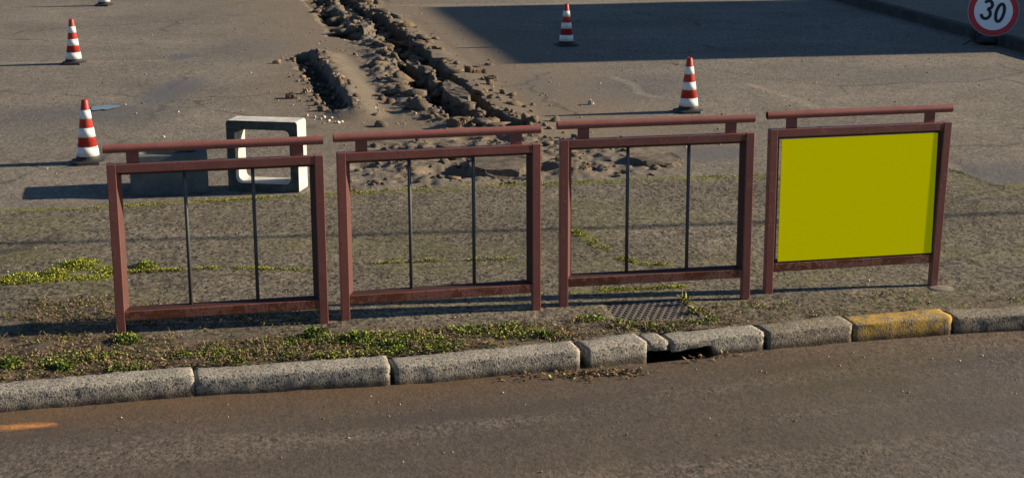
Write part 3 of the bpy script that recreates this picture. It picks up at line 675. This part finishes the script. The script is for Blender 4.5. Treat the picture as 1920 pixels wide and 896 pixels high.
for i in range(160):                     # side pit
    k_ = random.randrange(len(TC)-1); t_ = random.random(); p = TC[k_]*(1-t_)+TC[k_+1]*t_; x = p[0]+random.gauss(-.02, .11); y = p[1]+random.gauss(0, .15)
    s = random.choice([.015, .022, .035])*random.uniform(.7, 1.3); items.append(((x, y, lz(x, y)+s*.3), (s*1.2, s, s*.9), random.choice([0, 0, 2]), 1))
rocks('rubble', items, [MEARTH, MCHUNK, MTAN], kind='stuff', label='loose clods and broken asphalt heaped along the dug trench', cat='rubble')
items = []
for i in range(1500):                    # fine gravel on the yard
    if random.random() < .55:
        P = TA; k_ = random.randrange(len(P)-1); t_ = random.random(); p = P[k_]*(1-t_)+P[k_+1]*t_; x = p[0]+random.gauss(0, .75); y = p[1]+random.gauss(0, .5)
    else: x = random.uniform(-5, 5); y = random.uniform(12.3, 24)
    if y < float(bord(x))+.05 or x > 4.8: continue
    s = random.choice([.004, .005, .006, .008, .012]); items.append(((x, y, lz(x, y)+s*.4), (s*1.2, s, s*.8), random.choice([0, 1, 1, 2, 2]), 0))
for px, py in [(590, 221), (600, 224), (608, 222), (616, 228), (622, 224), (634, 231), (642, 229), (575, 218), (628, 231)]:
    q = at(px, py); s = random.uniform(.013, .02); items.append(((q[0], q[1], lz(q[0], q[1])+s*.4), (s*1.2, s, s*.8), 0, 1))
for i in range(170):                     # grit on the road and footway
    x = random.uniform(-3, 3.2); y = float(kfront(x))-abs(random.gauss(0, 1.1))-.02; s = random.choice([.003, .004, .005, .007])
    items.append(((x, y, float(slope(x, y))-KH+s*.4), (s*1.2, s, s*.8), random.choice([0, 1, 2, 2]), 0))
for i in range(260):
    x = random.uniform(-3.6, 4); y = random.uniform(float(kback(x))+.05, float(bord(x))); s = random.choice([.003, .004, .006, .008]); items.append(((x, y, float(slope(x, y))+s*.5), (s*1.2, s, s*.8), random.choice([0, 1, 1, 2]), 0))
rocks('gravel', items, [MPALE, MTAN, MGREYST], kind='stuff', label='scattered pale and grey gravel over yard, footway and road', cat='gravel')
# named larger pieces: pixel centre, half sizes, yaw, tilt, label, cat, material
def slab(px, py, L, Wd, Hh, yaw_, tx, ty, label, mat=MCHUNK, seed=0, name='asphalt_chunk', lift=0.0, cat='asphalt chunk', group='broken slabs lying in the trench'):
    q = at(px, py); r_ = np.random.default_rng(seed+50); n_ = 11
    ang = np.sort(r_.uniform(0, 2*np.pi, n_) * .25 + np.linspace(0, 2*np.pi, n_, endpoint=False)*.9); bm = bmesh.new()
    rad_ = r_.uniform(.82, 1.12, n_); sup = lambda a_: 1/max(abs(math.cos(a_)), abs(math.sin(a_)))**.6
    T_, B_ = [], []
    for a_, r0 in zip(ang, rad_):
        x_, y_ = L*r0*sup(a_)*math.cos(a_), Wd*r0*sup(a_)*math.sin(a_); T_.append(bm.verts.new((x_, y_, Hh+r_.normal()*.006))); B_.append(bm.verts.new((x_*1.08+r_.normal()*.01, y_*1.08+r_.normal()*.01, -Hh*1.6)))
    bm.faces.new(T_); bm.faces.new(B_[::-1])
    for i in range(n_): bm.faces.new((B_[i], B_[(i+1) % n_], T_[(i+1) % n_], T_[i]))
    bmesh.ops.triangulate(bm, faces=bm.faces[:]); bmesh.ops.subdivide_edges(bm, edges=bm.edges[:], cuts=3, use_grid_fill=True)
    for v_ in bm.verts:
        v_.co += Vector((r_.normal(), r_.normal(), r_.normal()))*.004
    o = bm_obj(name, bm, mat); o.location = (q[0], q[1], lz(q[0], q[1])*.5+Hh*.4+lift+float(slope(q[0], q[1]))); o.rotation_euler = (tx, ty, yaw_); tag(o, label, cat, group); return o
dirA = math.atan2(TA[-1][1]-TA[3][1], TA[-1][0]-TA[3][0])
slab(854, 186, .62, .085, .085, dirA, .10, .0, 'largest broken asphalt slab, long and pale, lying between the two trench furrows', seed=1, lift=-.035)
slab(790, 132, .95, .050, .07, dirA+.02, .05, 0, 'narrow ridge of broken asphalt lying just beyond the largest slab', seed=2, lift=.01)
slab(907, 227, .15, .06, .05, .3, .1, .1, 'small pale slab at the near end of the right furrow', seed=3)
slab(735, 100, .45, .06, .06, dirA+.1, -.15, 0, 'dark broken lump on the left lip of the trench', seed=4)
slab(690, 62, .55, .07, .07, dirA-.1, .15, 0, 'broken lump halfway up the trench on its left side', seed=5)
slab(722, 60, .40, .06, .07, dirA+.3, .1, .05, 'broken lump in the trench near the top edge, right of its neighbour', seed=6)
slab(660, 22, .60, .08, .07, dirA, .1, 0, 'furthest broken lump where the trench leaves the top of the photo', seed=7)
slab(942, 322, .24, .30, .040, .35, .03, -.05, 'flat cracked asphalt slab beside the footway, seen through the second barrier', seed=8, lift=.012)
slab(1228, 306, .24, .22, .030, .1, -.03, .02, 'flat pale asphalt slab beside the footway, seen through the third barrier', seed=9, lift=.004)
slab(850, 297, .13, .10, .04, -.2, .05, .1, 'tilted asphalt slab over a dark hollow behind the second barrier', seed=10, lift=.03)
slab(862, 240, .12, .07, .05, .5, .1, 0, 'dark clod at the near end of the left furrow', MEARTH, seed=11)
slab(545, 185, .05, .05, .03, .5, 0, 0, 'small earth clod left of the side pit', MEARTH, seed=12)
slab(575, 176, .035, .035, .03, .2, 0, 0, 'small yellowish stone at the foot of the side pit', MTAN, seed=13, name='stone', cat='stone', group='loose stones in the yard')
slab(1108, 196, .028, .022, .022, .2, 0, 0, 'white stone lying alone in the yard behind the third barrier', MPALE, seed=14, name='stone', cat='stone', group='loose stones in the yard')
slab(890, 137, .10, .09, .035, .2, .1, 0, 'dark clod right of the trench near the shadow', MEARTH, seed=15, name='earth_clod', cat='clod', group='earth clods')
slab(922, 152, .08, .08, .03, .9, 0, 0, 'small clod right of the trench below its darker neighbour', MEARTH, seed=16, name='earth_clod', cat='clod', group='earth clods')
slab(1092, 323, .06, .05, .03, .9, 0, 0, 'clod on the footway edge behind the third barrier', MEARTH, seed=17, name='earth_clod', cat='clod', group='earth clods')

# ------------------------------------------------------------------ plants
def leaves(C, l, wd, up, spread, mi):
    """arrays: centres, lengths, widths; returns verts/faces of folded leaf blades"""
    n_ = len(C); az = rng.uniform(0, 2*np.pi, n_); el = np.clip(rng.normal(up, spread, n_), -.2, 1.5)
    d = np.stack([np.cos(az)*np.cos(el), np.sin(az)*np.cos(el), np.sin(el)], -1); s = np.stack([-np.sin(az), np.cos(az), rng.normal(0, .35, n_)], -1)
    l = l[:, None]; wd = wd[:, None]; upv = np.array([0, 0, 1.])
    p0 = C; p1 = C+d*l*.5+s*wd*.5+upv*l*.04; p2 = C+d*l-upv*l*.18*rng.uniform(0, 1.5, (n_, 1)); p3 = C+d*l*.5-s*wd*.5+upv*l*.04
    V_ = np.stack([p0, p1, p2, p3], 1).reshape(-1, 3); i = np.arange(n_)*4
    return V_, np.stack([i, i+1, i+2, i+3], -1), mi
def cluster(points, r, hgt, n_each, l, wd, probs, up=.6):
    Cs = []; 
    for (x, y, z) in points:
        m_ = n_each; a_ = rng.uniform(0, 6.283, m_); q_ = np.sqrt(rng.uniform(0, 1, m_))*r
        Cs.append(np.stack([x+q_*np.cos(a_), y+q_*np.sin(a_), z+hgt*rng.uniform(.5, 1.3)*(1-(q_/r)**2)*rng.uniform(0, 1, m_)], -1))
    C = np.vstack(Cs); n_ = len(C); return leaves(C, rng.uniform(.6, 1.3, n_)*l, rng.uniform(.7, 1.2, n_)*wd, up, .4, rng.choice(len(probs), n_, p=probs))
def join(parts):
    V_, F_, MI = [], [], []; n0 = 0
    for v_, f_, m_ in parts: V_.append(v_); F_.append(f_+n0); MI.append(m_); n0 += len(v_)
    return np.vstack(V_), np.vstack(F_), np.concatenate(MI)
LM_ = [LG, LY, LD, LB, LM]
# band of weeds between barrier and kerb
dens = [(0, .65), (60, .6), (200, .6), (330, .6), (470, .6), (560, 1.), (640, 1.), (740, 1.), (800, .45), (900, .28), (1000, .4), (1060, .5), (1110, .25), (1350, .3), (1420, .15), (1500, .03), (1900, .02)]
green, brown = [], []
x = np.array([random.uniform(-3.6, 3.0) for _ in range(12000)])
for xx in x:
    yb = float(kback(xx)); f = random.random(); y = yb + .012 + f*.36
    px = 960 + xx*FPX/8.6*.98; dn = np.interp(px, [d[0] for d in dens], [d[1] for d in dens])
    pn = float(fbm(np.array(xx*5.0), np.array(y*7.0), 90)); edge = 1 if f < .35 else (1 if dn > .8 else .8)
    if px < 480 and f > .8: edge *= .4
    if abs(xx-GC[0]) < .27 and y > GC[1]-.22: continue
    if random.random() < dn*edge*(.25+1.6*max(0, pn-.42)*4): (green if ((pn > .60 or (560 < px < 790 and pn > .46)) and random.random() < .75) else brown).append((xx, y, float(slope(xx, y))+.004))
gl = [p for p in green]; br = [p for p in brown]
sel = lambda P, k_: P[:k_]
for _ in range(2600):                     # broken mossy soil behind and beside the leftmost barrier
    xx = random.uniform(-3.6, -.9); y = float(kback(xx))+random.uniform(.3, 1.45); v1 = float(fbm(np.array(xx*2.6), np.array(y*2.6), 33))
    if v1 > .44 + .12*sstep(-2.0, -1.2, xx): br.append((xx, y, float(slope(xx, y))+.004)) if random.random() < .55 else None
stalk = [(p[0], p[1], p[2]) for p in (gl+br) if random.random() < .10]
parts = [cluster(stalk, .03, .004, 3, .055, .0032, [.10, .15, .05, .70, 0], .75), cluster(gl, .030, .022, 14, .015, .009, [.24, .34, .18, .18, .06], .45), cluster(br, .034, .018, 13, .016, .008, [.05, .07, .12, .74, .02], .3)]
V_, F_, MI = join(parts); tag(npmesh('weeds', V_, F_, LM_, mi=MI), 'low green weeds and dry stalks growing between the barriers and the kerb', 'weeds', kind='stuff')
print('weeds', len(gl), len(br))
# moss cushions
pts = []
for (P, wd, st), (pp_, _, _) in zip(mpoly, moss_lines):
    L = sum(np.hypot(*(b-a)) for a, b in zip(P[:-1], P[1:])); n_ = int(L*wd*15000*st) + 6
    for _ in range(n_):
        k_ = random.randrange(len(P)-1); t_ = random.random(); p = P[k_]*(1-t_)+P[k_+1]*t_; pts.append((p[0]+random.gauss(0, wd*.6), p[1]+random.gauss(0, wd*.6)))
for _ in range(2600):
    xx = random.uniform(-4.2, 3.4); n0 = float(fbm(np.array(xx*2.), np.array(float(bord(xx))*2.), 41)); 
    if random.random() < (n0-.30)*3.0: pts.append((xx, float(bord(xx))-.02+random.gauss(0, .025)))
pts = [(a_, b_, float(slope(a_, b_))+.003) for a_, b_ in pts if fbm(np.array(a_*9.), np.array(b_*9.), 95) > .40]
V_, F_, MI = join([cluster(pts, .014, .010, 9, .010, .006, [.12, .25, .05, .08, .50], .7)])
tag(npmesh('moss', V_, F_, LM_, mi=MI), 'yellow-green moss filling the footway joints and its rear edge', 'moss', kind='stuff')
# single plants
def plant(px, py, r, hgt, n_, l, wd, probs, label, up=.7, name='weed_plant', cat='weed', group='single weeds'):
    q = at(px, py); V_, F_, MI = cluster([(0, 0, 0)], r, hgt, n_, l, wd, probs, up); o = npmesh(name, V_, F_, LM_, mi=MI); o.location = (q[0], q[1], q[2]+.004); return tag(o, label, cat, group)
plant(274, 500, .065, .050, 560, .016, .010, [.15, .45, .03, .02, .35], 'round bright yellow-green moss cushion seen through the first barrier', name='moss_cushion', cat='moss cushion', group='moss cushions')
plant(150, 498, .10, .055, 900, .016, .009, [.1, .40, .05, .05, .40], 'tallest bright moss cushion left of the first barrier', name='moss_cushion', cat='moss cushion', group='moss cushions')
plant(40, 524, .13, .030, 800, .016, .009, [.1, .40, .05, .05, .40], 'flat bright moss cushion at the left edge of the photo', name='moss_cushion', cat='moss cushion', group='moss cushions')
plant(100, 516, .09, .03, 500, .016, .009, [.1, .40, .05, .05, .40], 'low moss cushion between the flat one at the photo edge and the tallest one', name='moss_cushion', cat='moss cushion', group='moss cushions')
plant(238, 640, .07, .045, 420, .022, .014, [.35, .50, .10, .05, 0], 'leafy weed at the foot of the leftmost barrier post')
plant(20, 688, .06, .04, 360, .022, .013, [.40, .45, .10, .05, 0], 'leafy weed at the bottom left edge behind the kerb')
plant(120, 692, .05, .03, 280, .020, .012, [.50, .30, .15, .05, 0], 'leafy weed behind the long left kerb stone, right of the one at the photo edge')
plant(738, 652, .06, .045, 420, .022, .014, [.45, .40, .12, .03, 0], 'bright leafy weed over the kerb joint below the second barrier')
plant(672, 640, .08, .05, 560, .022, .014, [.40, .42, .15, .03, 0], 'thick bushy weed left of the kerb joint below the second barrier')
plant(592, 632, .07, .04, 460, .022, .014, [.45, .25, .25, .05, 0], 'bushy weed in front of the gap between first and second barrier')
plant(1285, 572, .022, .05, 70, .060, .007, [.10, .35, .02, .53, 0], 'upright grass tuft at the right corner of the drain grating', 1.0, 'grass_tuft', 'grass tuft')
plant(1304, 588, .03, .02, 60, .050, .008, [.10, .50, .02, .38, 0], 'short grass tuft just below the one at the grating corner', .5, 'grass_tuft', 'grass tuft')
plant(1020, 632, .04, .03, 120, .026, .014, [.5, .25, .2, .05, 0], 'small green weed behind the chipped end of the third kerb stone')
# leaf litter in the gutter
pts = []
for _ in range(110):
    px = random.gauss(1120, 55) if random.random() < .6 else random.uniform(940, 1200); py = np.interp(px, [900, 1200], [708, 700])+random.gauss(0, 5); q = at(px, py, -KH); 
    if q[1] < float(kfront(q[0]))-.005: pts.append((q[0], q[1], q[2]+.004))
for _ in range(14):
    px = random.uniform(1290, 1400); q = at(px, np.interp(px, [1200, 1430], [688, 662])+random.gauss(0, 3), -KH)
    if q[1] < float(kfront(q[0]))-.003: pts.append((q[0], q[1], q[2]+.004))
V_, F_, MI = join([cluster(pts, .014, .012, 4, .026, .011, [0, .03, .02, .95, 0], .25)])
tag(npmesh('leaf_litter', V_, F_, LM_, mi=MI), 'dry brown leaf litter lying in the gutter by the drain mouth', 'leaf litter', kind='stuff')

# ------------------------------------------------------------------ what stands outside the view and casts the shade
ca, sa = math.cos(SUN_AZ), math.sin(SUN_AZ); HB = 6.0; Ls = HB/math.tan(SUN_EL)
sw = at(950, 121); nw = at(800, 14)
root = empty('building', (sw[0]+Ls*ca, sw[1]+Ls*sa, 0), 0, label='plain plastered two-storey building off to the right, casting the broad yard shadow', cat='building')
dx, dy = nw[0]-sw[0], nw[1]-sw[1]; El = 12
foot = [(0, 0), (El*ca, El*sa), (El*ca+dx, El*sa+dy), (dx, dy)]
bm = bmesh.new(); lo = [bm.verts.new((a_, b_, -.3)) for a_, b_ in foot]; hi = [bm.verts.new((a_, b_, HB-.1)) for a_, b_ in foot]
bm.faces.new(lo[::-1]); bm.faces.new(hi)
for i in range(4): bm.faces.new((lo[i], lo[(i+1) % 4], hi[(i+1) % 4], hi[i]))
bm_obj('walls', bm, MPLAST, root)
bm = bmesh.new(); lo = [bm.verts.new((a_, b_, HB-.098)) for a_, b_ in foot]; hi = [bm.verts.new((a_, b_, HB)) for a_, b_ in foot]
bm.faces.new(lo[::-1]); bm.faces.new(hi)
for i in range(4): bm.faces.new((lo[i], lo[(i+1) % 4], hi[(i+1) % 4], hi[i]))
bm_obj('roof', bm, MCON2, root)
ux, uy = dx/math.hypot(dx, dy), dy/math.hypot(dx, dy)
for fl in (1.0, 3.8):
    for t_ in (1.2, 3.4, 5.4):
        bm = bmesh.new(); bx(bm, 0, .03, -.5, .5, 0, 1.3); o = bm_obj('window', bm, MGLS, root); o.location = (ux*t_-.03, uy*t_, fl); o.rotation_euler = (0, 0, math.atan2(uy, ux)-math.pi/2)
# overhead cable between two poles
A0, A1 = at(0, 456), at(1780, 404); HC = 4.6; off = Vector((HC/math.tan(SUN_EL)*ca, HC/math.tan(SUN_EL)*sa, HC))
d = Vector((A1[0]-A0[0], A1[1]-A0[1], 0)).normalized(); base = Vector((A0[0], A0[1], 0))+off
pL = base - d*24; pR = base + d*22
bm = bmesh.new(); n_ = 60; tube(bm, [pL.lerp(pR, i/n_)+Vector((0, 0, .5*((2*i/n_-1)**2)-.02)) for i in range(n_+1)], .028, 8); o = bm_obj('overhead_cable', bm, MCABLE, None, True)
tag(o, 'black overhead cable between wooden poles, casting the thin shade line on the footway', 'cable')
for p, s_ in ((pL, 'left'), (pR, 'right')):
    bm = bmesh.new(); tube(bm, [(0, 0, -.45), (0, 0, HC+.9)], [.13, .09], 14); o = bm_obj('utility_pole', bm, MWOOD, None, True); o.location = (p.x, p.y, 0)
    tag(o, 'wooden pole holding the overhead cable far off on the '+s_+' side', 'pole', 'poles of the overhead cable')
